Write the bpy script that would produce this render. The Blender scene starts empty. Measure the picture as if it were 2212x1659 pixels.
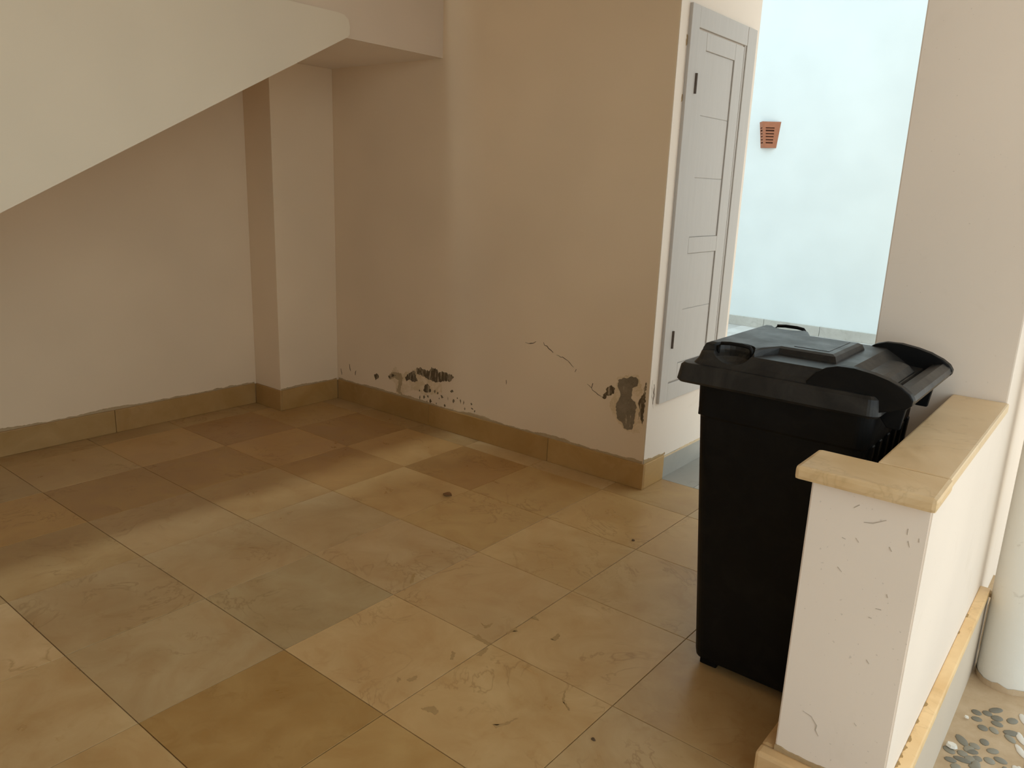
import bpy, bmesh, math, random
from mathutils import Vector, Matrix, noise as mnoise

# ---------------------------------------------------------------- camera, light, exposure
U = 0.4                                   # one floor tile in metres; all plans below are in tiles
sc = bpy.context.scene
COL = sc.collection
cam_d = bpy.data.cameras.new('camera'); cam = bpy.data.objects.new('camera', cam_d); COL.objects.link(cam)
cam_d.sensor_width = 36.0; cam_d.lens = 1679.87 / 2212 * 36.0
cam_d.clip_start = 0.02; cam_d.clip_end = 200
_r = Vector((0.77610237, 0.62954386, 0.03660116)); _u = Vector((-0.1839468, 0.17048891, 0.96803776)); _b = Vector((0.60318214, -0.75802906, 0.24811942))
cam.matrix_world = Matrix(((_r.x, _u.x, _b.x, 4.07297528 * U), (_r.y, _u.y, _b.y, -3.7336684 * U), (_r.z, _u.z, _b.z, 3.12694734 * U), (0, 0, 0, 1)))
sc.camera = cam

sc.view_settings.view_transform = 'Standard'; sc.view_settings.look = 'None'
sc.view_settings.gamma = 1.0; sc.view_settings.use_curve_mapping = False
sc.view_settings.exposure = 0.18

world = bpy.data.worlds.new('sky'); sc.world = world; world.use_nodes = True
_bg = world.node_tree.nodes['Background']
_bg.inputs['Color'].default_value = (0.82, 0.95, 1.0, 1); _bg.inputs['Strength'].default_value = 1.45

def area(name, loc, rot, sx, sy, power, col):
    d = bpy.data.lights.new(name, 'AREA'); d.shape = 'RECTANGLE'; d.size = sx * U; d.size_y = sy * U
    d.energy = power; d.color = col
    o = bpy.data.objects.new(name, d); COL.objects.link(o)
    o.location = Vector(loc) * U; o.rotation_euler = rot
    return o
_sd = bpy.data.lights.new('sun', 'SUN'); _sd.energy = 4.0; _sd.color = (1.0, 0.90, 0.74); _sd.angle = math.radians(.6)
_so = bpy.data.objects.new('sun', _sd); COL.objects.link(_so)
_so.rotation_euler = Vector((-.10, -.20, -.97)).to_track_quat('-Z', 'Y').to_euler()
sc.cycles.max_bounces = 6; sc.cycles.diffuse_bounces = 4; sc.cycles.glossy_bounces = 2
# daylight coming down through the narrow roof light above the stairs
area('roof_light_daylight', (-3.10, 2.3, 13.9), (0, 0, 0), 0.55, 1.4, 68.0, (0.76, 0.92, 1.0))

# ---------------------------------------------------------------- helpers
def mesh_obj(name, bm, mat, parent=None, smooth=False):
    me = bpy.data.meshes.new(name)
    bmesh.ops.recalc_face_normals(bm, faces=bm.faces)
    bm.to_mesh(me); bm.free()
    if smooth:
        for p in me.polygons: p.use_smooth = True
    if mat: me.materials.append(mat)
    o = bpy.data.objects.new(name, me); COL.objects.link(o)
    if parent: o.parent = parent
    return o
def tag(o, label, cat=None, kind=None, group=None):
    o['label'] = label
    if cat: o['category'] = cat
    if kind: o['kind'] = kind
    if group: o['group'] = group
    return o
def empty(name, loc=(0, 0, 0)):
    o = bpy.data.objects.new(name, None); COL.objects.link(o); o.location = Vector(loc) * U
    o.empty_display_size = 0.05
    return o
def add_box(bm, x0, x1, y0, y1, z0, z1):
    vs = [bm.verts.new((x * U, y * U, z * U)) for x in (x0, x1) for y in (y0, y1) for z in (z0, z1)]
    fs = [(0, 1, 3, 2), (4, 6, 7, 5), (0, 4, 5, 1), (2, 3, 7, 6), (0, 2, 6, 4), (1, 5, 7, 3)]
    return vs, [bm.faces.new([vs[i] for i in f]) for f in fs]
def bevel_all(bm, w, seg=2):
    bmesh.ops.bevel(bm, geom=list(bm.edges), offset=w * U, segments=seg, profile=0.6, affect='EDGES', clamp_overlap=True)
def box(name, x0, x1, y0, y1, z0, z1, mat, parent=None, bev=0.0, seg=2, smooth=False):
    bm = bmesh.new(); add_box(bm, x0, x1, y0, y1, z0, z1)
    if bev: bevel_all(bm, bev, seg)
    return mesh_obj(name, bm, mat, parent, smooth)
def prism(bm, pts, axis, a0, a1):
    """extrude a 2-D outline between a0 and a1 along axis; pts are the two other coordinates in order"""
    def P(p, a):
        if axis == 'x': return (a * U, p[0] * U, p[1] * U)
        if axis == 'y': return (p[0] * U, a * U, p[1] * U)
        return (p[0] * U, p[1] * U, a * U)
    A = [bm.verts.new(P(p, a0)) for p in pts]; B = [bm.verts.new(P(p, a1)) for p in pts]
    n = len(pts)
    bm.faces.new(A); bm.faces.new(B[::-1])
    for i in range(n): bm.faces.new((A[i], A[(i + 1) % n], B[(i + 1) % n], B[i]))
def rrect(x0, x1, y0, y1, r, n=6):
    out = []
    for cx, cy, a0 in ((x1 - r, y1 - r, 0), (x0 + r, y1 - r, 90), (x0 + r, y0 + r, 180), (x1 - r, y0 + r, 270)):
        for k in range(n + 1):
            a = math.radians(a0 + 90 * k / n); out.append((cx + r * math.cos(a), cy + r * math.sin(a)))
    return out
def loft(bm, loops, cap0=True, cap1=True):
    """loops: list of (outline, z)"""
    R = [[bm.verts.new((p[0] * U, p[1] * U, z * U)) for p in pts] for pts, z in loops]
    n = len(R[0])
    for a, b in zip(R, R[1:]):
        for i in range(n): bm.faces.new((a[i], a[(i + 1) % n], b[(i + 1) % n], b[i]))
    if cap0: bm.faces.new(R[0][::-1])
    if cap1: bm.faces.new(R[-1])
def tube(bm, pts, r, n=10, flat=1.0):
    """round bar along a polyline (tile units)"""
    pts = [Vector(p) * U for p in pts]; rings = []
    for i, p in enumerate(pts):
        d = (pts[min(i + 1, len(pts) - 1)] - pts[max(i - 1, 0)]).normalized()
        up = Vector((0, 0, 1)) if abs(d.z) < 0.9 else Vector((1, 0, 0))
        s = d.cross(up).normalized(); t = s.cross(d).normalized()
        rings.append([bm.verts.new(p + (s * math.cos(2 * math.pi * k / n) + t * flat * math.sin(2 * math.pi * k / n)) * r * U) for k in range(n)])
    for a, b in zip(rings, rings[1:]):
        for k in range(n): bm.faces.new((a[k], a[(k + 1) % n], b[(k + 1) % n], b[k]))
    bm.faces.new(rings[0][::-1]); bm.faces.new(rings[-1])
def subtract(o, cutters):
    for c in cutters:
        m = o.modifiers.new('cut', 'BOOLEAN'); m.operation = 'DIFFERENCE'; m.object = c; m.solver = 'EXACT'
    bpy.context.view_layer.update()
    dg = bpy.context.evaluated_depsgraph_get()
    me = bpy.data.meshes.new_from_object(o.evaluated_get(dg))
    o.modifiers.clear(); old = o.data; o.data = me; me.name = old.name
    for c in cutters: bpy.data.objects.remove(c, do_unlink=True)

# ---------------------------------------------------------------- materials
class NT:
    def __init__(s, name):
        s.m = bpy.data.materials.new(name); s.m.use_nodes = True; s.t = s.m.node_tree; s.n = s.t.nodes
        s.b = s.n['Principled BSDF']
        s.co = s.n.new('ShaderNodeTexCoord')
    def link(s, a, b): s.t.links.new(a, b)
    def noise(s, scale, detail=4, rough=.55, vec=None, dist=0.0):
        n = s.n.new('ShaderNodeTexNoise'); n.inputs['Scale'].default_value = scale; n.inputs['Detail'].default_value = detail
        n.inputs['Roughness'].default_value = rough; n.inputs['Distortion'].default_value = dist
        s.link(vec if vec else s.co.outputs['Object'], n.inputs['Vector']); return n.outputs['Fac']
    def ramp(s, fac, stops):
        r = s.n.new('ShaderNodeValToRGB'); e = r.color_ramp.elements
        while len(e) > 1: e.remove(e[-1])
        e[0].position = stops[0][0]; e[0].color = (*stops[0][1], 1)
        for p, c in stops[1:]:
            k = e.new(p); k.color = (*c, 1)
        s.link(fac, r.inputs['Fac']); return r.outputs['Color']
    def mix(s, fac, a, b, mode='MIX'):
        m = s.n.new('ShaderNodeMix'); m.data_type = 'RGBA'; m.blend_type = mode
        for sock, v in ((m.inputs[0], fac), (m.inputs[6], a), (m.inputs[7], b)):
            if hasattr(v, 'links'): s.link(v, sock)
            elif isinstance(v, (int, float)): sock.default_value = v
            else: sock.default_value = (*v, 1)
        return m.outputs[2]
    def bump(s, h, strength, dist=0.01):
        b = s.n.new('ShaderNodeBump'); b.inputs['Strength'].default_value = strength; b.inputs['Distance'].default_value = dist
        s.link(h, b.inputs['Height']); s.link(b.outputs['Normal'], s.b.inputs['Normal'])
    def set(s, col=None, rough=None, spec=None):
        if col is not None:
            if hasattr(col, 'links'): s.link(col, s.b.inputs['Base Color'])
            else: s.b.inputs['Base Color'].default_value = (*col, 1)
        if rough is not None:
            if hasattr(rough, 'links'): s.link(rough, s.b.inputs['Roughness'])
            else: s.b.inputs['Roughness'].default_value = rough
        if spec is not None: s.b.inputs['Specular IOR Level'].default_value = spec
        return s.m
def k(c, f): return tuple(min(1, v * f) for v in c)
BW = (0, 0, 0); WH = (1, 1, 1)

def plaster(name, c, dirt=(0.45, 0.36, 0.26), dirt_amt=0.25, bump=0.15, specks=0.5):
    t = NT(name)
    big = t.noise(1.6, 2, .5)
    col = t.mix(t.ramp(big, [(.35, BW), (.7, WH)]), k(c, .95), k(c, 1.03))
    if dirt_amt < .1: return t.set(col, .92, .2)
    blot = t.noise(5.0, 4, .7, dist=.6)
    col = t.mix(t.mix(dirt_amt, BW, t.ramp(blot, [(.60, BW), (.76, WH)])), col, k(dirt, 1.3))
    if not specks: return t.set(col, .92, .2)
    sp = t.noise(140, 2, .4)
    col = t.mix(t.mix(specks, BW, t.ramp(sp, [(.735, BW), (.76, WH)])), col, (.16, .11, .07))
    return t.set(col, .92, .2)

M = {}
M['wall'] = plaster('cream_wall_paint', (.79, .605, .405), dirt_amt=.06, specks=.12)
M['wall_white'] = plaster('white_wall_paint', (.88, .765, .655), dirt_amt=.15, specks=.2)
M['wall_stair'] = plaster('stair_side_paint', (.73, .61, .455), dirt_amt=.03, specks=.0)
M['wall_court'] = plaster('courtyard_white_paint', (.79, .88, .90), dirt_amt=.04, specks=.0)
M['landing'] = plaster('landing_paint', (.68, .53, .39), dirt_amt=.04, specks=.0)
M['ceiling'] = plaster('ceiling_paint', (.80, .70, .57), dirt_amt=.05)

def marble(name, tint=True, base=(.48, .32, .155), pale=(.58, .43, .24), vein=(.36, .23, .10), gloss=.34, vein_amt=.75):
    t = NT(name)
    info = t.n.new('ShaderNodeObjectInfo')
    off = t.n.new('ShaderNodeVectorMath'); off.operation = 'ADD'
    mul = t.n.new('ShaderNodeVectorMath'); mul.operation = 'SCALE'; mul.inputs['Scale'].default_value = 37.0
    cmb = t.n.new('ShaderNodeCombineXYZ')
    for i in range(3): t.link(info.outputs['Random'], cmb.inputs[i])
    t.link(cmb.outputs[0], mul.inputs[0]); t.link(t.co.outputs['Object'], off.inputs[0]); t.link(mul.outputs[0], off.inputs[1])
    v = off.outputs[0]
    cloud = t.noise(5.5, 5, .6, v, .8)
    col = t.mix(t.ramp(cloud, [(.32, BW), (.68, WH)]), base, pale)
    # thin wandering veins: the zero line of a noise, broken up by another
    f = t.noise(4.0, 4, .62, v, 1.6)
    ab = t.n.new('ShaderNodeMath'); ab.operation = 'SUBTRACT'; t.link(f, ab.inputs[0]); ab.inputs[1].default_value = .5
    ab2 = t.n.new('ShaderNodeMath'); ab2.operation = 'ABSOLUTE'; t.link(ab.outputs[0], ab2.inputs[0])
    line = t.ramp(ab2.outputs[0], [(0, WH), (.012, (.35,) * 3), (.03, BW)])
    brk = t.ramp(t.noise(3.2, 2, .5, v), [(.50, BW), (.62, WH)])
    vm = t.mix(1.0, line, brk, 'MULTIPLY')
    col = t.mix(t.mix(vein_amt, BW, vm), col, vein)
    hz = t.noise(2.1, 3, .6, v, .3)
    brk2 = t.ramp(hz, [(.44, BW), (.58, WH)])
    # small brown spots and grime
    spot = t.ramp(t.noise(13, 3, .65, v, .9), [(.55, BW), (.68, WH)])
    col = t.mix(t.mix(.55, BW, t.mix(1.0, spot, brk2 , 'MULTIPLY')), col, k(vein, 1.25))
    haze = t.ramp(hz, [(.45, BW), (.72, WH)])
    col = t.mix(t.mix(.35, BW, haze), col, k(base, .78))
    if tint: col = t.mix(1.0, col, info.outputs['Color'], 'MULTIPLY')
    rg = t.ramp(cloud, [(.3, (gloss * .8,) * 3), (.75, (gloss * 1.5,) * 3)])
    return t.set(col, rg, .45)
M['marble'] = marble('cream_marble_tile')
M['skirting'] = marble('yellow_marble_skirting', base=(.35, .205, .065), pale=(.43, .27, .105), gloss=.45, vein_amt=.4)
M['cap'] = marble('beige_marble_capstone', base=(.66, .47, .26), pale=(.78, .61, .40), gloss=.4, vein_amt=.25)
M['grey_marble'] = marble('grey_marble_tile', base=(.60, .60, .58), pale=(.74, .75, .74), vein=(.40, .39, .37), gloss=.4, vein_amt=.4)

t = NT('grout'); M['grout'] = t.set(t.mix(t.noise(30), (.22, .14, .07), (.32, .21, .11)), .95, .1)

t = NT('bare_cement')
c = t.mix(t.ramp(t.noise(16, 6, .7), [(.3, BW), (.7, WH)]), (.19, .14, .085), (.30, .23, .15))
stv = t.n.new('ShaderNodeMapping'); stv.inputs['Scale'].default_value = (3.0, 3.0, .8); t.link(t.co.outputs['Object'], stv.inputs['Vector'])
c = t.mix(t.ramp(t.noise(22, 5, .7, stv.outputs['Vector']), [(.60, BW), (.68, WH)]), c, (.52, .40, .25))
t.bump(t.noise(80, 5, .7), .8, .006); M['cement'] = t.set(c, .97, .1)
t = NT('dark_bare_cement')
stv = t.n.new('ShaderNodeMapping'); stv.inputs['Scale'].default_value = (4.0, 4.0, .7); t.link(t.co.outputs['Object'], stv.inputs['Vector'])
c = t.mix(t.ramp(t.noise(20, 6, .7, stv.outputs['Vector']), [(.50, BW), (.60, WH)]), (.13, .09, .05), (.42, .31, .19))
t.bump(t.noise(80, 5, .7), .8, .006); M['cement_dark'] = t.set(c, .97, .1)
t = NT('peeled_undercoat')
c = t.mix(t.ramp(t.noise(18, 6, .7, dist=.8), [(.42, BW), (.62, WH)]), (.66, .48, .28), (.78, .60, .40)); t.bump(t.noise(50, 5), .4, .004)
M['undercoat'] = t.set(c, .95, .1)
t = NT('mortar_smear'); t.bump(t.noise(60, 5), .6, .004)
M['mortar'] = t.set(t.mix(t.noise(20, 5, .7), (.36, .24, .12), (.52, .38, .22)), .95, .1)
t = NT('mould_crack'); M['crack'] = t.set((.13, .085, .05), .95, .1)

t = NT('grey_painted_wood')
wv = t.n.new('ShaderNodeMapping'); wv.inputs['Scale'].default_value = (1, 6, .6); t.link(t.co.outputs['Object'], wv.inputs['Vector'])
c = t.mix(t.noise(9, 5, .6, wv.outputs['Vector']), (.50, .455, .41), (.57, .52, .475))
t.bump(t.noise(25, 4, .6, wv.outputs['Vector']), .08, .002); M['door'] = t.set(c, .55, .35)
t = NT('dark_hinge_steel'); t.b.inputs['Metallic'].default_value = .6; M['hinge'] = t.set(t.mix(t.noise(60), (.06, .045, .035), (.16, .12, .09)), .55)

t = NT('black_bin_plastic')
c = t.mix(t.ramp(t.noise(14, 6, .7, dist=.5), [(.45, BW), (.75, WH)]), (.005, .005, .005), (.010, .009, .008))
rg = t.ramp(t.noise(8, 5, .65), [(.3, (.30,) * 3), (.75, (.55,) * 3)])
t.bump(t.noise(120, 3), .05, .002); M['bin'] = t.set(c, rg, .14)
t = NT('dusty_lid_plastic')
c = t.mix(t.ramp(t.noise(10, 6, .7, dist=1.0), [(.40, BW), (.72, WH)]), (.012, .012, .012), (.036, .033, .029))
rg = t.ramp(t.noise(9, 5, .65), [(.3, (.30,) * 3), (.75, (.50,) * 3)])
t.bump(t.noise(90, 3), .06, .002); M['lid'] = t.set(c, rg, .32)
t = NT('black_rubber'); M['rubber'] = t.set((.012, .012, .012), .8)

t = NT('terracotta'); c = t.mix(t.noise(30, 4), (.33, .13, .075), (.44, .19, .11)); t.bump(t.noise(60), .3, .003); M['terracotta'] = t.set(c, .85, .2)
t = NT('terracotta_slot_shade'); M['terra_dark'] = t.set((.10, .045, .03), .9, .1)

M['step'] = plaster('grey_render', (.64, .54, .43), dirt_amt=.2, specks=.2)
t = NT('downpipe_paint')
c = t.mix(t.ramp(t.noise(7, 6, .7, dist=.6), [(.60, BW), (.74, WH)]), (.80, .77, .70), (.42, .37, .30)); t.bump(t.noise(20, 5), .3, .006); M['pipe'] = t.set(c, .8, .25)
t = NT('sand_cement'); c = t.mix(t.ramp(t.noise(9, 6, .65), [(.3, BW), (.7, WH)]), (.46, .33, .20), (.60, .46, .31)); t.bump(t.noise(60, 5), .35, .004); M['sand'] = t.set(c, .9, .2)
t = NT('grey_pebble'); info = t.n.new('ShaderNodeObjectInfo'); c = t.mix(t.noise(40, 3), (.19, .175, .135), (.29, .265, .21)); c = t.mix(1.0, c, info.outputs['Color'], 'MULTIPLY'); M['pebble'] = t.set(c, .55, .4)
t = NT('glare_pebble'); M['pebble_glare'] = t.set(t.mix(t.noise(30, 3), (.62, .56, .48), (.78, .74, .67)), .5, .4)
t = NT('dry_leaf'); M['leaf'] = t.set(t.mix(t.noise(60, 4), (.16, .075, .03), (.26, .13, .05)), .8, .2)
t = NT('plaster_chip'); M['chip'] = t.set((.82, .78, .70), .9, .2)
t = NT('floor_dirt'); M['dirt'] = t.set(t.mix(t.noise(40, 4), (.38, .235, .095), (.47, .31, .14)), .8, .2)

# ---------------------------------------------------------------- setting: floor and tiles
rnd = random.Random(7)
floor = box('floor', -5.7, 3.60, -9.0, 3.74, -.40, -.012, M['grout'])
tag(floor, 'cream marble tile floor of the under-stair hall', kind='structure')

def tile_mesh(name, sx, sy, mat, th=.05, bev=.0015):
    bm = bmesh.new(); add_box(bm, -sx / 2, sx / 2, -sy / 2, sy / 2, -th, 0)
    top = [e for e in bm.edges if all(v.co.z > -1e-6 for v in e.verts)]
    bmesh.ops.bevel(bm, geom=top, offset=bev * U, segments=1, affect='EDGES')
    bmesh.ops.recalc_face_normals(bm, faces=bm.faces)
    me = bpy.data.meshes.new(name); bm.to_mesh(me); bm.free(); me.materials.append(mat); return me
GAP = .0055
_tiles = {}
TINT = {  # tiles that clearly differ in the photograph (column, row): tint
    (0, -2): (.80, .66, .42), (1, -2): (.88, .74, .50), (-1, -2): (.92, .90, .86), (-2, -3): (1.14, 1.10, 1.05), (-1, -3): (1.04, .98, .88),
    (-2, -2): (.86, .82, .76), (-1, -1): (.84, .84, .80), (-2, -1): (.92, .88, .82), (-1, 0): (.98, .92, .86), (0, -1): (1.10, 1.00, .86),
    (0, 0): (1.02, .92, .80), (1, -1): (1.10, 1.0, .84), (1, 0): (1.08, .98, .84), (0, 1): (1.08, .98, .82), (-1, 1): (.96, .84, .62), (0, 2): (1.04, .92, .72),
    (-1, 2): (.92, .80, .58), (-2, 1): (1.02, .90, .70), (-2, 2): (.82, .66, .44), (-3, 2): (1.0, .84, .62), (-4, 2): (.82, .66, .46),
    (-3, 1): (.84, .66, .44), (-4, 1): (1.0, .82, .58), (-5, 1): (.82, .66, .50), (-4, 0): (.86, .70, .48), (-5, 0): (1.04, .90, .70),
    (-2, 0): (.94, .90, .84), (-3, 0): (.90, .78, .62), (-3, -1): (.90, .82, .72), (-4, -1): (.82, .68, .48), (-4, -2): (1.02, .86, .58), (1, 1): (1.04, .96, .84), (2, 0): (1.0, .92, .80),
}
for i in range(-6, 4):
    for j in range(-9, 4):
        x0, x1, y0, y1 = i, i + 1, j, j + 1
        if i == 3: x1 = 3.60
        if i == -6: x0 = -5.6
        if j == 3: y1 = 3.74
        key = (round(x1 - x0, 3), round(y1 - y0, 3))
        if key not in _tiles: _tiles[key] = tile_mesh('tile', key[0] - GAP, key[1] - GAP, M['marble'])
        o = bpy.data.objects.new('tile', _tiles[key]); COL.objects.link(o); o.parent = floor
        o.location = ((x0 + x1) / 2 * U, (y0 + y1) / 2 * U, rnd.uniform(-.0004, .0003))
        c = TINT.get((i, j))
        if c is None:
            f = rnd.uniform(.84, 1.06); w = rnd.uniform(-.10, .03); c = (f, f * (.94 + w * .6), f * (.84 + w * 1.6))
        o.color = (*c, 1)

court = box('floor_corridor', -9.0, 2.70, 3.74, 14.8, -.40, -.012, M['grout'])
tag(court, 'pale grey marble floor of the bright passage', kind='structure')
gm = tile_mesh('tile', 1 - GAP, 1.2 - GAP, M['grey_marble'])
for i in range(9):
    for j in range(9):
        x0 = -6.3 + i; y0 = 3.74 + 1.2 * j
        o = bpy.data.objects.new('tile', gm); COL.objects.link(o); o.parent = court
        o.location = ((x0 + .5) * U, (y0 + .6) * U, rnd.uniform(-.0004, .0003)); f = rnd.uniform(.9, 1.05); o.color = (f, f, f * .99, 1) if j > 1 else (f * .62, f * .58, f * .52, 1)  # first two rows tinted darker, putting their weaker daylight into the colour

# ---------------------------------------------------------------- setting: walls
H = 8.5
wl = box('wall_left', -5.75, -5.38, -9.0, 3.31, 0, H, M['wall']); tag(wl, 'shaded cream wall under the stairs', kind='structure')
pil = box('wall_pilaster', -5.38, -4.79, 2.33, 3.31, 0, 4.53, M['wall'], bev=.006); tag(pil, 'shallow square pilaster in the corner under the stairs', kind='structure')
wb = box('wall_back', -5.75, .2995, 3.31, 5.15, 0, H, M['wall'], bev=.012); tag(wb, 'cream back wall with peeling damp patches above the skirting', kind='structure')
# lighter paint on the return that carries the cupboard door
wr = box('wall_return', .2985, .3025, 3.3145, 5.152, .265, H, M['wall_white']); tag(wr, 'narrow white wall carrying the grey cupboard door', kind='structure')
w4 = box('wall_right', 2.70, 3.55, 2.07, 4.3, -.40, H, M['wall_white'], bev=.01); tag(w4, 'off-white pier behind the black bin', kind='structure')
far = box('wall_courtyard', -9.0, 3.55, 14.5, 14.9, 0, 40.0, M['wall_court']); tag(far, 'bright white far wall with a terracotta lamp', kind='structure')  # unseen upper part raised to keep the sun out of the courtyard
box_l = box('wall_courtyard_side', -9.3, -9.0, 5.15, 14.9, 0, 3.0, M['wall_court']); tag(box_l, 'white side wall of the bright passage', kind='structure')
wf = box('wall_rear', -5.75, 3.55, -9.4, -9.0, 0, H, M['wall']); tag(wf, 'cream wall at the far end behind the viewer', kind='structure')
wl2 = box('wall_lintel', 3.20, 3.55, -9.0, 2.07, 6.0, H, M['wall_white']); tag(wl2, 'white beam above the open side', kind='structure')
# ceiling with a slot for the roof light
bm = bmesh.new()
SX0, SX1, SY0, SY1 = -3.75, -2.65, -3.5, 3.1
add_box(bm, -5.75, SX0, -9.4, 6.6, H, H + .3); add_box(bm, SX1, 3.55, -9.4, 6.6, H, H + .3)
add_box(bm, SX0, SX1, -9.4, SY0, H, H + .3); add_box(bm, SX0, SX1, SY1, 6.6, H, H + .3)  # carried past the back wall, out of view, to block the sun
add_box(bm, 3.55, 9.0, -12, 6.6, H, H + .3)  # unseen outer canopy, added and widened to cut sun and high sky
for a in ((SX0 - .2, SX0, SY0 - .2, SY1 + .2), (SX1, SX1 + .2, SY0 - .2, SY1 + .2), (SX0, SX1, SY0 - .2, SY0), (SX0, SX1, SY1, SY1 + .2)):
    add_box(bm, *a, H + .3, 14.0)      # shaft up to the roof light
ce = mesh_obj('ceiling', bm, M['ceiling']); tag(ce, 'cream plaster ceiling and outer canopy', kind='structure')

# staircase: pale side panel with horizontal top, sloping slab, landing
slope = .522
def zbot(y): return 4.53 + (y - 1.86) * slope
bm = bmesh.new()
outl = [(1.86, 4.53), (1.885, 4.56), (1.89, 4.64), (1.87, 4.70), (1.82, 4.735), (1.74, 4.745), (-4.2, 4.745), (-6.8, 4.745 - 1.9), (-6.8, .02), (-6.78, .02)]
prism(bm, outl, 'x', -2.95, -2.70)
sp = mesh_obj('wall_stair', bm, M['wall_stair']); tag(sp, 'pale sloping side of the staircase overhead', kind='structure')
bm = bmesh.new()
prism(bm, [(1.86, 4.53), (1.86, 4.73), (-6.8, .22 ), (-6.8, .02)], 'x', -5.38, -2.95)
ss = mesh_obj('ceiling_stair', bm, M['wall']); tag(ss, 'sloping underside of the stair flight', kind='structure')
la = box('ceiling_landing', -5.38, -2.7655, 1.862, 3.31, 4.53, 4.73, M['wall_white']); tag(la, 'flat stair landing slab in the corner', kind='structure')  # whiter paint brightens the dim underside; the missing light is in the colour

bm = bmesh.new()
prism(bm, [(3.31, 4.53), (3.31, 6.2), (-1.2, 6.2), (-1.2, 4.746), (1.862, 4.746), (1.862, 4.53)], 'x', -2.765, -2.7505)
pr_ = mesh_obj('wall_landing', bm, M['landing']); tag(pr_, 'solid parapet rising from the stair landing edge', kind='structure')
# low wall (L-shaped) with marble cap
bm = bmesh.new()
prism(bm, [(3.02, -.06), (3.55, -.06), (3.55, 2.07), (3.27, 2.07), (3.27, .22), (3.02, .22)], 'z', -.40, 1.812)
bmesh.ops.bevel(bm, geom=[e for e in bm.edges if abs(e.verts[0].co.z - e.verts[1].co.z) > .1], offset=.008 * U, segments=2, affect='EDGES')
lw = mesh_obj('wall_low', bm, M['wall_white']); tag(lw, 'low white L-shaped wall capped with beige marble', kind='structure')
def slab(name, x0, x1, y0, y1, z0, z1, mat, parent, bev=.02):
    o = box(name, x0, x1, y0, y1, z0, z1, mat, parent, bev, 2); return o
o = slab('capstone', 2.955, 3.572, -.135, .215, 1.812, 1.880, M['cap'], lw); o.color = (1, .96, .88, 1)
o = slab('capstone', 3.235, 3.562, .218, 2.068, 1.812, 1.878, M['cap'], lw, .012); o.color = (1, .98, .95, 1)
# skirting of the low wall; the outer strip drops to the lower ground
o = slab('skirting', 2.950, 3.60, -.150, -.06, 0, .285, M['cap'], lw); o.color = (.98, .86, .70, 1)
o = slab('skirting', 2.950, 3.02, -.06, .22, 0, .285, M['cap'], lw); o.color = (.98, .86, .70, 1)
o = slab('skirting', 3.55, 3.62, -9.0, 2.75, .235, .300, M['cap'], lw, .008); o.color = (1.25, 1.15, .95, 1)
o = slab('step_face', 3.552, 3.612, -9.0, 2.9, -.42, .234, M['step'], lw, .004)
# ---------------------------------------------------------------- skirtings
def skirt(name, pieces, label):
    root = None
    for n, (x0, x1, y0, y1, tint) in enumerate(pieces):
        o = box(name if root is None else 'skirting_stone', x0, x1, y0, y1, 0, .285, M['skirting'], root, .008, 2); o.color = (*tint, 1)
        if root is None: root = o; tag(o, label, kind='structure')
    return root
sk1 = skirt('baseboard_left', [(-5.38, -5.35, -2.6, .35, (1, .95, .9)), (-5.38, -5.35, .355, 2.30, (1.05, .97, .9)), (-5.38, -5.35, -6, -2.605, (1, .95, .9))], 'yellow marble skirting along the shaded left wall')
sk2 = skirt('baseboard_pilaster', [(-5.35, -4.76, 2.30, 2.33, (1.05, .96, .86)), (-4.79, -4.76, 2.33, 3.28, (1.08, 1.0, .9))], 'yellow marble skirting round the pilaster')
sk3 = skirt('baseboard_back', [(-4.76, -2.9, 3.28, 3.31, (1, .93, .84)), (-2.895, -.95, 3.28, 3.31, (1.05, .97, .86)), (-.945, .325, 3.28, 3.31, (1.12, 1.05, .95))], 'yellow marble skirting along the peeling back wall')
o = box('baseboard_return', .2995, .325, 3.311, 3.74, 0, .285, M['skirting'], None, .008); o.color = (1.25, 1.22, 1.15, 1); tag(o, 'short beige marble skirting end at the wall corner', kind='structure')
o = box('trim_bare_base', .2990, .3005, 3.745, 5.15, 0, .272, M['grey_marble'], None, .0); tag(o, 'bare grey strip at the wall foot where skirting is missing', kind='structure')
o.color = (.58, .54, .48, 1)
xs = [-9, -7.9, -6.6, -5.3, -4.0, -2.77, -1.45, -.1, 1.2, 2.7]
fb = None
for a, b in zip(xs, xs[1:]):
    o = box('baseboard_courtyard' if fb is None else 'skirting_stone', a + .004, b - .004, 14.46, 14.5, 0, .225 + rnd.uniform(-.008, .012), M['grey_marble'], fb, .006); o.color = (.78, .78, .74, 1)
    if fb is None: fb = o; tag(o, 'grey marble skirting under the far white wall', kind='structure')

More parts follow.
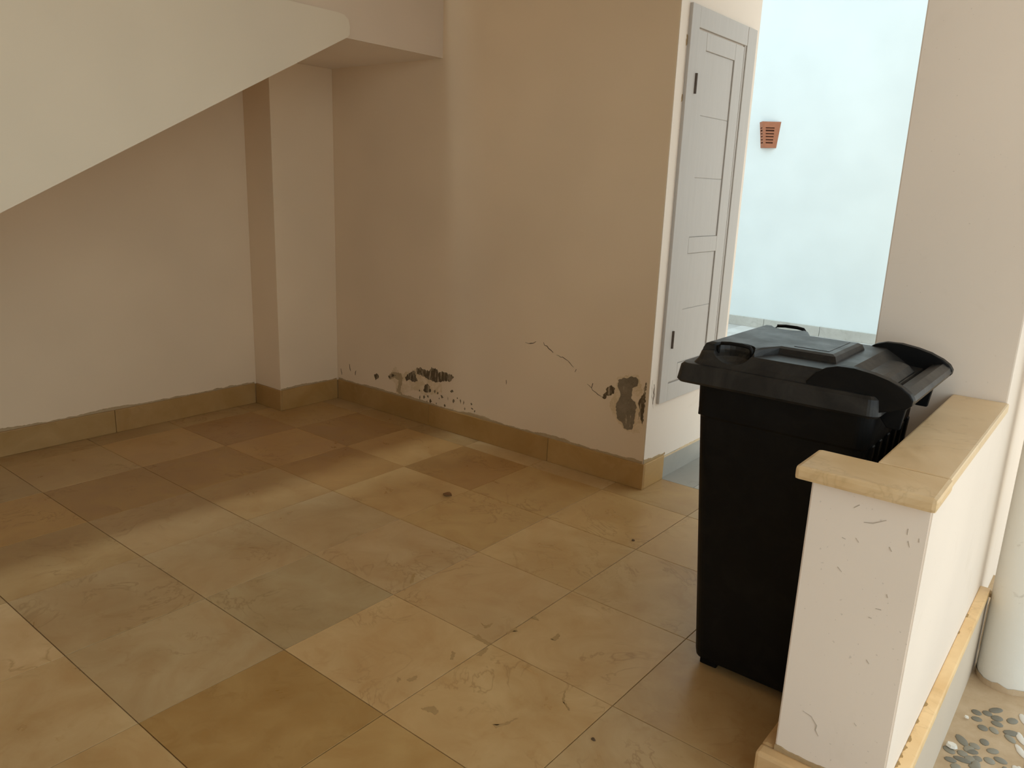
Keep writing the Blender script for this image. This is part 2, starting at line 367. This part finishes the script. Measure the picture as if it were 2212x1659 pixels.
# ragged mortar line on top of the skirtings
def ragged(name, axis, a0, a1, plane, out, z0, hmean, seed, parent, mat):
    """strip lying on a wall: axis 'x' or 'y' is its run, plane the wall coordinate, out the proud offset"""
    r = random.Random(seed); bm = bmesh.new(); n = int(abs(a1 - a0) / .018)
    top = []
    for q in range(n + 1):
        a = a0 + (a1 - a0) * q / n
        h = max(.004, hmean * (.35 + 1.3 * max(0, mnoise.noise((a * 1.7, seed, 0)) + .25) + .5 * mnoise.noise((a * 9, seed, 3))) + r.uniform(-.003, .004))
        top.append((a, z0 + h))
    def P(a, z, o): return (a * U, (plane + o) * U, z * U) if axis == 'x' else ((plane + o) * U, a * U, z * U)
    A = [bm.verts.new(P(a, z0 - .004, out)) for a, _ in top]; B = [bm.verts.new(P(a, z, out)) for a, z in top]; C = [bm.verts.new(P(a, z + .003, 0)) for a, z in top]
    for q in range(n):
        bm.faces.new((A[q], A[q + 1], B[q + 1], B[q])); bm.faces.new((B[q], B[q + 1], C[q + 1], C[q]))
    return mesh_obj(name, bm, mat, parent)
ragged('mortar_line', 'x', -4.76, .29, 3.31, -.008, .285, .028, 3, sk3, M['mortar'])
ragged('mortar_line', 'y', -2.6, 2.30, -5.38, .008, .285, .025, 5, sk1, M['mortar'])
ragged('mortar_line', 'y', 2.33, 3.28, -4.79, .008, .285, .018, 8, sk2, M['mortar'])
ragged('mortar_line', 'y', 3.31, 3.78, .3025, .006, .285, .035, 9, wr, M['mortar'])
ragged('mortar_line', 'y', 3.75, 5.15, .3005, .010, .245, .020, 11, wr, M['cap'])
ragged('mortar_line', 'x', 3.02, 3.55, -.06, -.008, .285, .03, 12, lw, M['mortar'])

# ---------------------------------------------------------------- peeled paint on the back wall
def patch(name, pts, mat, parent, plane=3.31, proud=.003, jag=.010, seed=1, step=.016, axis='y'):
    r = random.Random(seed); out = []
    n = len(pts)
    for i in range(n):
        a = Vector(pts[i]); b = Vector(pts[(i + 1) % n]); m = max(1, int((b - a).length / step)); nr = Vector((-(b - a).y, (b - a).x)).normalized()
        for q in range(m): out.append(a + (b - a) * q / m + nr * r.uniform(-jag, jag))
    bm = bmesh.new()
    if axis == 'y': vs = [bm.verts.new((p.x * U, (plane - proud) * U, p.y * U)) for p in out]
    else: vs = [bm.verts.new(((plane + proud) * U, p.x * U, p.y * U)) for p in out]
    f = bm.faces.new(vs)
    ex = bmesh.ops.extrude_face_region(bm, geom=[f])
    d = Vector((0, (proud - .0005) * U, 0)) if axis == 'y' else Vector((-(proud - .0005) * U, 0, 0))
    bmesh.ops.translate(bm, vec=d, verts=[v for v in ex['geom'] if isinstance(v, bmesh.types.BMVert)])
    bmesh.ops.triangulate(bm, faces=bm.faces)
    return mesh_obj(name, bm, mat, parent)
big = [(-.074, 1.138), (-.027, 1.177), (.023, 1.176), (.074, 1.21), (.139, 1.212), (.16, 1.192), (.16, 1.119), (.107, 1.084), (.095, .974), (.152, .946), (.167, .89), (.153, .808), (.15, .708), (.135, .634), (.081, .622), (.036, .627), (.02, .679), (-.062, .721), (-.084, .857), (-.065, .901), (-.037, .967), (-.048, 1.034), (-.078, 1.058)]
patch('peeled_rim', [(-.10, 1.06), (-.09, 1.17), (-.02, 1.20), (.08, 1.235), (.17, 1.23), (.20, 1.14), (.24, 1.04), (.262, .93), (.25, .80), (.262, .66), (.20, .60), (.06, .605), (-.02, .66), (-.11, .74), (-.16, .85), (-.13, .95)], M['undercoat'], wb, proud=.002, jag=.012, seed=21)
patch('bare_patch', big, M['cement'], wb, proud=.004, jag=.007, seed=2)
patch('bare_patch', [(-.217, 1.031), (-.158, 1.068), (-.117, 1.056), (-.113, 1.002), (-.171, .95), (-.205, .943), (-.23, .898), (-.266, .916), (-.24, .957), (-.22, .991)], M['cement_dark'], wb, proud=.004, jag=.010, seed=3)
patch('bare_patch', [(.262, 1.179), (.229, 1.04), (.200, .972), (.186, .91), (.205, .866), (.195, .754), (.215, .80), (.262, .72), (.262, 1.0)], M['cement_dark'], wb, proud=.004, jag=.010, seed=4)
dark = {
 'A': [(-3.155, .731), (-3.084, .749), (-3.006, .735), (-2.913, .734), (-2.876, .786), (-2.777, .781), (-2.754, .73), (-2.687, .769), (-2.613, .772), (-2.583, .744), (-2.517, .761), (-2.48, .735), (-2.537, .659), (-2.625, .659), (-2.759, .606), (-2.866, .608), (-2.958, .63), (-3.067, .65), (-3.154, .646)],
 'B': [(-3.37, .572), (-3.289, .638), (-3.21, .681), (-3.17, .677), (-3.161, .61), (-3.129, .559), (-3.208, .532), (-3.305, .549), (-3.353, .517)],
 'D': [(-3.993, .493), (-3.941, .521), (-3.906, .491), (-3.907, .449), (-3.968, .414), (-3.985, .447)],
 'E': [(-3.003, .525), (-2.957, .557), (-2.895, .523), (-2.909, .452), (-2.979, .427), (-3.018, .454)],
 'F': [(-2.541, .536), (-2.49, .562), (-2.475, .532), (-2.519, .513)],
 'G': [(-2.711, .452), (-2.681, .452), (-2.65, .425), (-2.687, .406)],
 'H': [(-2.955, .392), (-2.924, .404), (-2.924, .375), (-2.947, .371)]}
patch('peeled_rim', [(-3.71, .52), (-3.634, .60), (-3.567, .69), (-3.50, .62), (-3.42, .60), (-3.3, .67), (-3.17, .71), (-3.0, .66), (-2.86, .62), (-2.7, .60), (-2.68, .50), (-2.80, .44), (-3.0, .40), (-3.2, .42), (-3.35, .36), (-3.42, .30), (-3.55, .32), (-3.57, .45)], M['undercoat'], wb, proud=.002, jag=.012, seed=31)
for n, (key, pts) in enumerate(dark.items()):
    patch('bare_patch', pts, M['cement_dark'], wb, proud=.004, jag=.009, seed=40 + n)
patch('bare_patch', [(-3.709, .521), (-3.634, .582), (-3.567, .60), (-3.517, .603), (-3.435, .595), (-3.418, .539), (-3.443, .441), (-3.467, .354), (-3.418, .305), (-3.484, .316), (-3.55, .338), (-3.509, .405), (-3.50, .50), (-3.58, .53), (-3.667, .48)], M['mortar'], wb, proud=.0035, jag=.009, seed=51)
patch('bare_patch', [(-3.705, .521), (-3.62, .565), (-3.54, .56), (-3.60, .53), (-3.67, .49)], M['cement_dark'], wb, proud=.005, jag=.008, seed=52)
# small flakes and hairline cracks
rs = random.Random(5)
for n in range(26):
    x = rs.uniform(-3.1, -2.1); z = rs.uniform(.30, .50) + (x + 3.1) * -.05; w = rs.uniform(.008, .022); h = rs.uniform(.01, .03)
    patch('paint_flake', [(x - w, z), (x, z + h), (x + w, z), (x, z - h)], M['cement_dark'], wb, proud=.003, jag=.006, seed=60 + n)
def crack(pts, w=.006, plane=3.31, seed=0, axis='y', parent=None, mat=None):
    r = random.Random(seed); L = []
    for a, b in zip(pts, pts[1:]):
        m = max(1, int((Vector(b) - Vector(a)).length / .03))
        for q in range(m): L.append(Vector(a).lerp(Vector(b), q / m) + Vector((r.uniform(-.008, .008), r.uniform(-.008, .008))))
    L.append(Vector(pts[-1])); n = len(L); up = []; dn = []
    for i, p in enumerate(L):
        d = (L[min(i + 1, n - 1)] - L[max(i - 1, 0)]).normalized(); nn = Vector((-d.y, d.x)); ww = w * math.sin(math.pi * (i + .6) / (n + .2)) * r.uniform(.4, 1)
        up.append(p + nn * ww); dn.append(p - nn * ww)
    patch('crack', [tuple(p) for p in up + dn[::-1]], mat or M['crack'], parent or wb, plane=plane, proud=.003, jag=0, seed=seed, step=1, axis=axis)
crack([(-1.35, 1.35), (-1.24, 1.36), (-1.20, 1.39)], .006, seed=1)
crack([(-1.10, 1.39), (-1.02, 1.34), (-.95, 1.30)], .007, seed=2)
crack([(-.90, 1.28), (-.78, 1.26), (-.66, 1.18)], .004, seed=3)
crack([(-.62, 1.17), (-.64, 1.13)], .005, seed=4)
crack([(-.47, 1.02), (-.36, .95), (-.27, .92)], .004, seed=5)
crack([(-.40, 1.04), (-.41, .99)], .007, seed=6)
crack([(-1.62, .86), (-1.62, .80)], .006, seed=7)
crack([(-4.52, .54), (-4.50, .45)], .008, seed=8); crack([(-4.38, .48), (-4.40, .41)], .008, seed=9)
crack([(-4.72, .45), (-4.70, .36)], .008, seed=10)
crack([(3.40, 1.15), (3.42, 1.0), (3.41, .93)], .008, plane=.3025, seed=11, axis='x', parent=wr); crack([(3.36, 1.2), (3.37, 1.05), (3.43, .88)], .004, plane=.300, seed=12, axis='x', parent=wr)

# ---------------------------------------------------------------- cupboard door on the return wall
dr = empty('door_1', (.30, 4.26, .93)); tag(dr, 'narrow grey panelled cupboard door set above the floor', kind='structure')
def dbox(name, y0, y1, z0, z1, x0, x1, mat='door', parent=None, bev=.006):
    o = box(name, x0 - .30, x1 - .30, y0 - 4.26, y1 - 4.26, z0 - .93, z1 - .93, M[mat], parent or dr, bev); return o
dbox('frame_jamb', 3.485, 3.655, .92, 4.85, .30, .335); dbox('frame_jamb', 4.80, 5.03, .92, 4.85, .30, .335)
dbox('frame_head', 3.657, 4.798, 4.66, 4.85, .30, .333); dbox('frame_sill', 3.657, 4.798, .92, 1.115, .30, .333)
dbox('frame_stop', 4.765, 4.80, 1.12, 4.66, .30, .322, bev=.003)
leaf = dbox('door_leaf', 3.66, 4.75, 1.13, 4.645, .300, .306, bev=0)
LX0, LX1 = .306, .326
def lbox(name, y0, y1, z0, z1, x0=LX0, x1=LX1, bev=.005): return dbox(name, y0, y1, z0, z1, x0, x1, 'door', leaf, bev)
lbox('stile', 3.662, 3.85, 1.132, 4.643); lbox('stile', 4.535, 4.748, 1.132, 4.643)
lbox('rail', 3.852, 4.533, 4.48, 4.643); lbox('rail', 3.852, 4.533, 2.495, 2.66); lbox('rail', 3.852, 4.533, 1.132, 1.31)
for z0, z1 in ((2.664, 3.262), (3.268, 3.868), (3.874, 4.476), (1.314, 1.898), (1.904, 2.491)):
    lbox('panel_board', 3.852, 4.528, z0, z1, LX0, .313, .004)
for z0, z1 in ((4.057, 4.245), (1.504, 1.692)):
    bm = bmesh.new(); tube(bm, [(.338 - .30, 3.662 - 4.26, z0 - .93), (.338 - .30, 3.662 - 4.26, z1 - .93)], .016, 10)
    add_box(bm, .3255 - .30, .330 - .30, 3.65 - 4.26, 3.69 - 4.26, z0 + .01 - .93, z1 - .01 - .93)
    tag(mesh_obj('hinge', bm, M['hinge'], dr), 'dark steel hinge')
for z, h in ((4.52, .05), (4.0, .035)):   # rusty fixing marks beside the frame
    patch('stain', [(3.46, z - h), (3.49, z - h * .6), (3.49, z + h * .8), (3.465, z + h)], M['mortar'], wr, plane=.3025, proud=.003, jag=.006, seed=int(z * 100), axis='x')

# ---------------------------------------------------------------- terracotta lamp on the far wall
ls = empty('wall_lamp', (-3.17, 14.5, 4.16)); tag(ls, 'terracotta slotted wall lamp on the bright far wall', 'lamp')
def lamp_point(s, h):
    """s: 0 left edge, .3 ridge, 1 right edge; h: 0 bottom, 1 top -> local coords"""
    xl = -.17 - .085 * h; xr = .20 + .05 * h; xrg = xl + .13 + .02 * h; dep = .15 + .06 * h
    if s <= .3: q = s / .3; return Vector((xl + (xrg - xl) * q, -dep * q, h * .57))
    q = (s - .3) / .7; return Vector((xrg + (xr - xrg) * q, -dep + dep * q, h * .57))
def lamp_strip(name, s0, s1, h0, h1, mat, off=0.0, th=.02):
    bm = bmesh.new(); q = [lamp_point(s0, h0), lamp_point(s1, h0), lamp_point(s1, h1), lamp_point(s0, h1)]
    n = (q[1] - q[0]).cross(q[3] - q[0]).normalized()
    A = [bm.verts.new((p + n * off) * U) for p in q]; B = [bm.verts.new((p + n * (off - th)) * U) for p in q]
    bm.faces.new(A); bm.faces.new(B[::-1])
    for i in range(4): bm.faces.new((A[i], A[(i + 1) % 4], B[(i + 1) % 4], B[i]))
    return mesh_obj(name, bm, mat, ls)
lamp_strip('inner_face', .0, .3, .03, .97, M['terra_dark'], -.03, .01); lamp_strip('inner_face', .3, 1, .03, .97, M['terra_dark'], -.03, .01)  # dark backing: the shade behind the slots is painted in
for s0, s1 in ((0, .05), (.25, .3), (.3, .42), (.78, 1)): lamp_strip('rim', s0, s1, 0, 1, M['terracotta'])
for s0, s1 in ((.05, .25), (.42, .78)):
    for h0, h1 in ((0, .17), (.22, .29), (.33, .41), (.45, .52), (.56, .63), (.69, .74), (.78, 1)):
        lamp_strip('slat', s0, s1, h0, h1, M['terracotta'])
bm = bmesh.new(); prism(bm, [(-.165, 0), (-.045, -.14), (.195, 0)], 'z', 0, .015); mesh_obj('lamp_base', bm, M['terracotta'], ls)

# ---------------------------------------------------------------- wheelie bin
BX, BY = 2.55, 1.20
bn = empty('wheelie_bin', (BX, BY, 0)); tag(bn, 'black plastic wheelie bin with a domed lid and rear handle', 'bin')
def L(pts): return [(p[0] - BX, p[1] - BY) for p in pts]
def Lr(x0, x1, y0, y1, r, n=6): return L(rrect(x0, x1, y0, y1, r, n))
bm = bmesh.new()
loft(bm, [(Lr(2.21, 2.94, .78, 1.62, .09), .05), (Lr(2.165, 2.965, .745, 1.655, .085), .075), (Lr(2.16, 2.97, .738, 1.662, .085), .12),
          (Lr(2.052, 3.06, .684, 1.716, .075), 1.76), (Lr(2.042, 3.07, .676, 1.724, .075), 1.775), (Lr(2.034, 3.08, .670, 1.730, .075), 1.985)])
body = mesh_obj('body', bm, M['bin'], bn)
tag(body, 'tapered black bin body')
def lbox2(name, x0, x1, y0, y1, z0, z1, mat, parent, bev=.01): return box(name, x0 - BX, x1 - BX, y0 - BY, y1 - BY, z0, z1, M[mat], parent, bev)
for y in (.78, .93, 1.10, 1.27, 1.44, 1.58):       # upright ribs on the back
    bm = bmesh.new(); prism(bm, [(2.96 - BX, .55), (3.005 - BX, .55), (3.082 - BX, 1.78), (3.03 - BX, 1.78)], 'y', y - BY, y + .05 - BY); bevel_all(bm, .006, 1); mesh_obj('rib', bm, M['bin'], body)
lbox2('foot', 2.20, 2.32, .80, 1.60, 0, .06, 'bin', body)
lbox2('grip_strip', 2.016, 2.05, .78, 1.62, 1.74, 1.80, 'bin', body)
# wheels and axle at the back
bm = bmesh.new(); tube(bm, [(3.01 - BX, .70 - BY, .25), (3.01 - BX, 1.70 - BY, .25)], .028, 12); mesh_obj('axle', bm, M['hinge'], bn)
for y0 in (.76, 1.52):
    bm = bmesh.new(); n = 28; prof = [(.10, 0), (.10, .02), (.20, .02), (.235, 0), (.25, .03), (.25, .09), (.235, .12), (.20, .10), (.10, .10), (.10, .12)]
    rings = [[bm.verts.new(((3.01 - BX + r * math.cos(2 * math.pi * q / n)) * U, (y0 - BY + w) * U, (.25 + r * math.sin(2 * math.pi * q / n)) * U)) for q in range(n)] for r, w in prof]
    for a, b in zip(rings, rings[1:]):
        for q in range(n): bm.faces.new((a[q], a[(q + 1) % n], b[(q + 1) % n], b[q]))
    bm.faces.new(rings[0]); bm.faces.new(rings[-1])
    mesh_obj('wheel', bm, M['rubber'], bn)
# lid
bm = bmesh.new()
loft(bm, [(Lr(1.915, 3.10, .645, 1.755, .05), 1.968), (Lr(1.900, 3.115, .630, 1.770, .06), 1.985), (Lr(1.915, 3.11, .640, 1.760, .06), 2.075), (Lr(1.932, 3.10, .652, 1.748, .06), 2.092),
          (Lr(1.985, 3.02, .668, 1.732, .07), 2.096), (Lr(2.005, 2.98, .682, 1.718, .07), 2.125), (Lr(2.022, 2.90, .690, 1.710, .06), 2.172), (Lr(2.040, 2.88, .705, 1.695, .06), 2.186)])
lid = mesh_obj('lid', bm, M['lid'], bn)
tag(lid, 'domed black lid with a raised centre')
def tshape(i): # raised deck: wide in front, narrow behind
    a = [(2.022 + i, .70 + i), (2.385 - i, .70 + i), (2.405 - i * .6, .80), (2.44, .895 + i), (2.80 - i, .895 + i), (2.80 - i, 1.505 - i), (2.44, 1.505 - i), (2.405 - i * .6, 1.60), (2.385 - i, 1.70 - i), (2.022 + i, 1.70 - i)]
    return L(a)
bm = bmesh.new(); loft(bm, [(tshape(.010), 2.155), (tshape(.018), 2.195), (tshape(.030), 2.222), (tshape(.052), 2.232)])
deck = mesh_obj('raised_deck', bm, M['lid'], lid)
def scoop(yc):
    bm = bmesh.new(); bmesh.ops.create_uvsphere(bm, u_segments=24, v_segments=16, radius=1.0)
    for v in bm.verts: v.co = Vector(((2.235 - BX + v.co.x * .135) * U, (yc - BY + v.co.y * .150) * U, (2.235 + v.co.z * .115) * U))
    return mesh_obj('cutter', bm, None, bn)
def halve(o): return o
subtract(deck, [scoop(.69), scoop(1.71)])
subtract(lid, [scoop(.69), scoop(1.71)])
for yc, lift in ((.742, 0), (1.672, 0)):
    bm = bmesh.new(); pts = [(2.125, 2.16), (2.128, 2.212), (2.145, 2.232), (2.20, 2.238), (2.28, 2.238), (2.325, 2.232), (2.342, 2.212), (2.345, 2.16)]
    tube(bm, [(x - BX, yc - BY, z) for x, z in pts], .0115, 10); mesh_obj('lid_handle', bm, M['bin'], lid, True)
# low moulded ridges on the deck
for x0, x1, y0, y1 in ((2.50, 2.70, 1.00, 1.010), (2.70, 2.710, 1.0, 1.42)):
    lbox2('embossed_ridge', x0, x1, y0, y1, 2.228, 2.2345, 'lid', deck, .002)
# hinge hump at the rear of the lid
bm = bmesh.new()
loft(bm, [(Lr(2.80, 3.10, .86, 1.54, .05), 2.05), (Lr(2.79, 3.09, .87, 1.53, .05), 2.10), (Lr(2.77, 3.06, .89, 1.51, .05), 2.135), (Lr(2.78, 3.03, .91, 1.49, .05), 2.148)])
hump = mesh_obj('hinge_hump', bm, M['lid'], lid)
arm = [(2.70, 2.11), (2.75, 2.17), (2.80, 2.205), (2.86, 2.224), (2.95, 2.226), (3.05, 2.212), (3.13, 2.192), (3.20, 2.165), (3.245, 2.135), (3.265, 2.105), (3.262, 2.075), (3.235, 2.05), (3.17, 2.03), (3.09, 2.00), (2.90, 2.00), (2.72, 2.05)]
for y0, y1 in ((.664, .722), (1.678, 1.736)):
    bm = bmesh.new(); prism(bm, [(x - BX, z) for x, z in arm], 'y', y0 - BY, y1 - BY); bevel_all(bm, .008, 2); mesh_obj('handle_arm', bm, M['bin'], bn)
bm = bmesh.new(); prism(bm, [(3.115 - BX, 2.085), (3.15 - BX, 2.125), (3.21 - BX, 2.142), (3.252 - BX, 2.118), (3.262 - BX, 2.09), (3.25 - BX, 2.062), (3.21 - BX, 2.048), (3.14 - BX, 2.052)], 'y', .715 - BY, 1.685 - BY)
tag(mesh_obj('handle_bar', bm, M['lid'], bn), 'dusty grey rear handle bar')
for y in (.84, 1.52):
    bm = bmesh.new(); prism(bm, [(3.05 - BX, 2.06), (3.21 - BX, 2.07), (3.185 - BX, 1.885), (3.12 - BX, 1.885), (3.05 - BX, 1.97)], 'y', y - BY, y + .035 - BY); bevel_all(bm, .004, 1); mesh_obj('gusset', bm, M['bin'], bn)

# ---------------------------------------------------------------- outside strip: pebble paving, downpipe
og = box('ground_outside', 3.60, 14.0, -12.0, 16.0, -.7, -.40, M['sand']); tag(og, 'sandy cement paving with inlaid pebbles outside', kind='structure')
bm = bmesh.new(); bmesh.ops.create_uvsphere(bm, u_segments=10, v_segments=6, radius=1.0)
pm = bpy.data.meshes.new('pebble'); bm.to_mesh(pm)
for p in pm.polygons: p.use_smooth = True
pm.materials.append(M['pebble'])
pw = bpy.data.meshes.new('pebble'); bm.to_mesh(pw); bm.free()
for p in pw.polygons: p.use_smooth = True
pw.materials.append(M['pebble_glare'])
rp = random.Random(11)
def pebble(x, y, a, b, rot, white=False):
    o = bpy.data.objects.new('pebble', pw if white else pm); COL.objects.link(o); o.parent = og
    o.location = (x * U, y * U, -.398 * U); o.scale = (a * U, b * U, .007 * U); o.rotation_euler = (0, 0, rot)
    f = rp.uniform(.75, 1.2); o.color = (f, f, f, 1)
# flower rosettes of grey stones with leafy tails, stones further out painted white for their glare
for cx, cy in ((3.74, 1.52), (3.80, 2.12), (3.84, 1.72), (3.74, .62), (4.05, .95), (3.72, -.35), (4.0, -.2)):
    for q in range(7):
        a = 2 * math.pi * q / 7 + rp.uniform(-.15, .15); r = rp.uniform(.06, .10)
        pebble(cx + r * math.cos(a), cy + r * 1.3 * math.sin(a), rp.uniform(.032, .042), rp.uniform(.027, .034), a)
    for q in range(4):
        a = rp.uniform(0, 6.28); r = rp.uniform(.12, .20)
        x = cx + r * math.cos(a)
        if x > 3.66: pebble(x, cy + r * 1.2 * math.sin(a), rp.uniform(.042, .062), rp.uniform(.026, .034), rp.uniform(0, 3.1))
for q in range(230):
    x = rp.uniform(3.90, 4.75); y = rp.uniform(.6, 2.7)
    if x < 3.95 + (y - 1.7) * .08 or (x - 3.83) ** 2 + (y - 2.76) ** 2 < .09: continue
    pebble(x, y, rp.uniform(.05, .085), rp.uniform(.02, .03), rp.uniform(-.5, .1) + 2.3, True)
# round white downpipe
dp = empty('downpipe', (3.83, 2.76, -.40)); tag(dp, 'thick round white pipe standing on the pebble paving', 'pipe')
bm = bmesh.new(); n = 36; R = []
for z, r in ((0, .185), (.02, .196), (.05, .20), (.09, .202), (.6, .20), (2.0, .20), (4.5, .20), (6.5, .20)):
    R.append([bm.verts.new(((r + (.006 * mnoise.noise((math.cos(2 * math.pi * q / n) * 3, math.sin(2 * math.pi * q / n) * 3, z * 9)) if z < .2 else 0)) * math.cos(2 * math.pi * q / n) * U,
                            r * math.sin(2 * math.pi * q / n) * U, z * U)) for q in range(n)])
for a, b in zip(R, R[1:]):
    for q in range(n): bm.faces.new((a[q], a[(q + 1) % n], b[(q + 1) % n], b[q]))
bm.faces.new(R[0][::-1]); bm.faces.new(R[-1])
mesh_obj('pipe', bm, M['pipe'], dp, True)
bm = bmesh.new(); r0 = [bm.verts.new(((.201 + .006 * abs(mnoise.noise((q * .7, 2, 0)))) * math.cos(2 * math.pi * q / n) * U, (.201 + .006 * abs(mnoise.noise((q * .7, 2, 0)))) * math.sin(2 * math.pi * q / n) * U, 0)) for q in range(n)]
r1 = [bm.verts.new((.2035 * math.cos(2 * math.pi * q / n) * U, .2035 * math.sin(2 * math.pi * q / n) * U, (.05 + .03 * mnoise.noise((q * .9, 5, 1))) * U)) for q in range(n)]
for q in range(n): bm.faces.new((r0[q], r0[(q + 1) % n], r1[(q + 1) % n], r1[q]))
mesh_obj('mortar_collar', bm, M['sand'], dp)
# ---------------------------------------------------------------- bits lying about
def leaf_obj(x, y, size, rot, label):
    bm = bmesh.new(); n = 8; top = []; bot = []
    for q in range(n + 1):
        s = q / n; w = .42 * math.sin(math.pi * s) ** .8; zz = .10 * math.sin(math.pi * s) + .02
        top.append(bm.verts.new((size * (s - .5) * U, size * w * U, (zz + .08) * size * U))); bot.append(bm.verts.new((size * (s - .5) * U, -size * w * U, (zz + .10) * size * U)))
    mid = [bm.verts.new((size * (q / n - .5) * U, 0, (.02 + .06 * math.sin(math.pi * q / n)) * size * U)) for q in range(n + 1)]
    for q in range(n):
        bm.faces.new((top[q], mid[q], mid[q + 1], top[q + 1])) if True else None
        bm.faces.new((mid[q], bot[q], bot[q + 1], mid[q + 1]))
    bmesh.ops.remove_doubles(bm, verts=bm.verts, dist=1e-6)
    ex = bmesh.ops.extrude_face_region(bm, geom=list(bm.faces)); bmesh.ops.translate(bm, vec=(0, 0, .008 * U * size * 3), verts=[v for v in ex['geom'] if isinstance(v, bmesh.types.BMVert)])
    o = mesh_obj('dry_leaf', bm, M['leaf']); o.location = (x * U, y * U, .0005); o.rotation_euler = (0, 0, rot); tag(o, label, 'leaf')
leaf_obj(-1.07, 1.73, .10, .3, 'small curled brown leaf lying in the middle of the tiles')
def chip(name, x, y, z, s, mat, label, cat, seed):
    r = random.Random(seed); bm = bmesh.new(); pts = [(math.cos(a) * s * r.uniform(.6, 1), math.sin(a) * s * r.uniform(.5, .9)) for a in [2 * math.pi * q / 7 for q in range(7)]]
    loft(bm, [(pts, 0), ([(p[0] * .8, p[1] * .8) for p in pts], s * .45)])
    o = mesh_obj(name, bm, mat); o.location = (x * U, y * U, z * U); tag(o, label, cat)
chip('pebble_crumb', .89, 2.14, 0, .022, M['crack'], 'dark crumb on the tile seam near the wall corner', 'crumb', 1)
chip('pebble_crumb', 2.08, -.34, 0, .018, M['crack'], 'tiny dark crumb on the tile left of the low wall', 'crumb', 2)
chip('plaster_lump', 3.60, 2.80, .22, .06, M['mortar'], 'broken lump of old plaster at the end of the step ledge', 'debris', 9)
chip('plaster_chip', 3.685, 2.03, -.385, .022, M['chip'], 'white plaster chip at the step foot nearest the pipe', 'debris', 3)
chip('plaster_chip', 3.67, 1.62, -.385, .045, M['chip'], 'largest pale plaster chip beside the step foot', 'debris', 4)
# old stains trodden into the floor near the main tile crossing
def stain(pts, seed):
    r = random.Random(seed); bm = bmesh.new(); out = []
    n = len(pts)
    for i in range(n):
        a = Vector(pts[i]); b = Vector(pts[(i + 1) % n]); m = max(1, int((b - a).length / .012))
        for q in range(m): out.append(a.lerp(b, q / m) + Vector((r.uniform(-.005, .005), r.uniform(-.005, .005))))
    prism(bm, [tuple(p) for p in out], 'z', -.001, .0022); bmesh.ops.triangulate(bm, faces=bm.faces)
    mesh_obj('stain', bm, M['dirt'], floor)
STAINS = [
[(0.851, -0.024), (0.857, 0.03), (0.921, 0.008), (0.998, -0.0), (1.004, -0.027), (0.934, -0.027)] ,
[(1.015, -0.168), (1.009, -0.053), (1.026, -0.052), (1.049, -0.158)] ,
[(0.919, -0.328), (0.86, -0.248), (0.895, -0.247), (0.933, -0.315)] ,
[(0.81, -0.717), (0.797, -0.689), (0.833, -0.697), (0.838, -0.727)] ,
[(0.855, -0.677), (0.881, -0.6), (0.905, -0.632), (0.895, -0.681)] ,
[(1.006, 0.455), (1.003, 0.505), (1.064, 0.472)] ,
[(0.994, 0.172), (0.995, 0.289), (1.044, 0.25), (1.016, 0.241), (1.012, 0.182)] ,
[(0.774, 0.155), (0.819, 0.145), (0.836, 0.211), (0.858, 0.164), (0.839, 0.123)] ,
[(1.134, -0.815), (1.176, -0.742), (1.234, -0.761), (1.235, -0.795)] ,
[(1.278, 0.334), (1.276, 0.429), (1.3, 0.418), (1.317, 0.337)] ,
[(-0.031, 0.204), (-0.127, 0.327), (-0.122, 0.354), (-0.022, 0.233)] ,
[(1.701, -0.111), (1.693, -0.067), (1.738, -0.153), (1.828, -0.219), (1.814, -0.219), (1.735, -0.168)] ,
[(1.556, -0.634), (1.578, -0.625), (1.607, -0.555), (1.632, -0.486), (1.624, -0.566), (1.591, -0.641)] ,
]
for n, s in enumerate(STAINS): stain(s, 100 + n)

# scuffs and pits on the end of the low wall, rust-brown marks on the step ledge
M['scuff'] = NT('scuff_mark').set((.56, .47, .385), .9, .1)
SCUFF = [[(3.142, .577), (3.176, .567), (3.205, .527), (3.226, .47)], [(3.285, 1.665), (3.325, 1.673), (3.371, 1.701)], [(3.461, 1.687), (3.465, 1.66)], [(3.48, 1.627), (3.483, 1.605)],
         [(3.195, 1.565), (3.21, 1.555)], [(3.255, 1.572), (3.27, 1.558)], [(3.41, 1.581), (3.414, 1.56)], [(3.424, 1.343), (3.431, 1.33)], [(3.391, 1.253), (3.412, 1.26)], [(3.363, 1.21), (3.378, 1.202)],
         [(3.388, .98), (3.40, .968)], [(3.514, 1.654), (3.517, 1.64)], [(3.196, 1.397), (3.216, 1.386)], [(3.385, .632), (3.391, .616)], [(3.225, 1.722), (3.248, 1.74)]]
for n, c in enumerate(SCUFF): crack(c, .0026 if n else .005, plane=-.06, seed=200 + n, parent=lw, mat=M['scuff'])
for n, (y, r) in enumerate(((.873, .016), (.674, .014), (.483, .018), (.392, .015), (.313, .013), (.237, .016), (1.88, .012), (2.17, .02))):
    q = random.Random(n); bm = bmesh.new()
    prism(bm, [(3.551 + max(0, r * q.uniform(.6, 1.2) * math.cos(a)), y + r * 2.0 * q.uniform(.6, 1.1) * math.sin(a)) for a in [-1.57 + 3.14 * m / 8 for m in range(9)]], 'z', .299, .3012)
    mesh_obj('stain', bm, M['dirt'], lw)
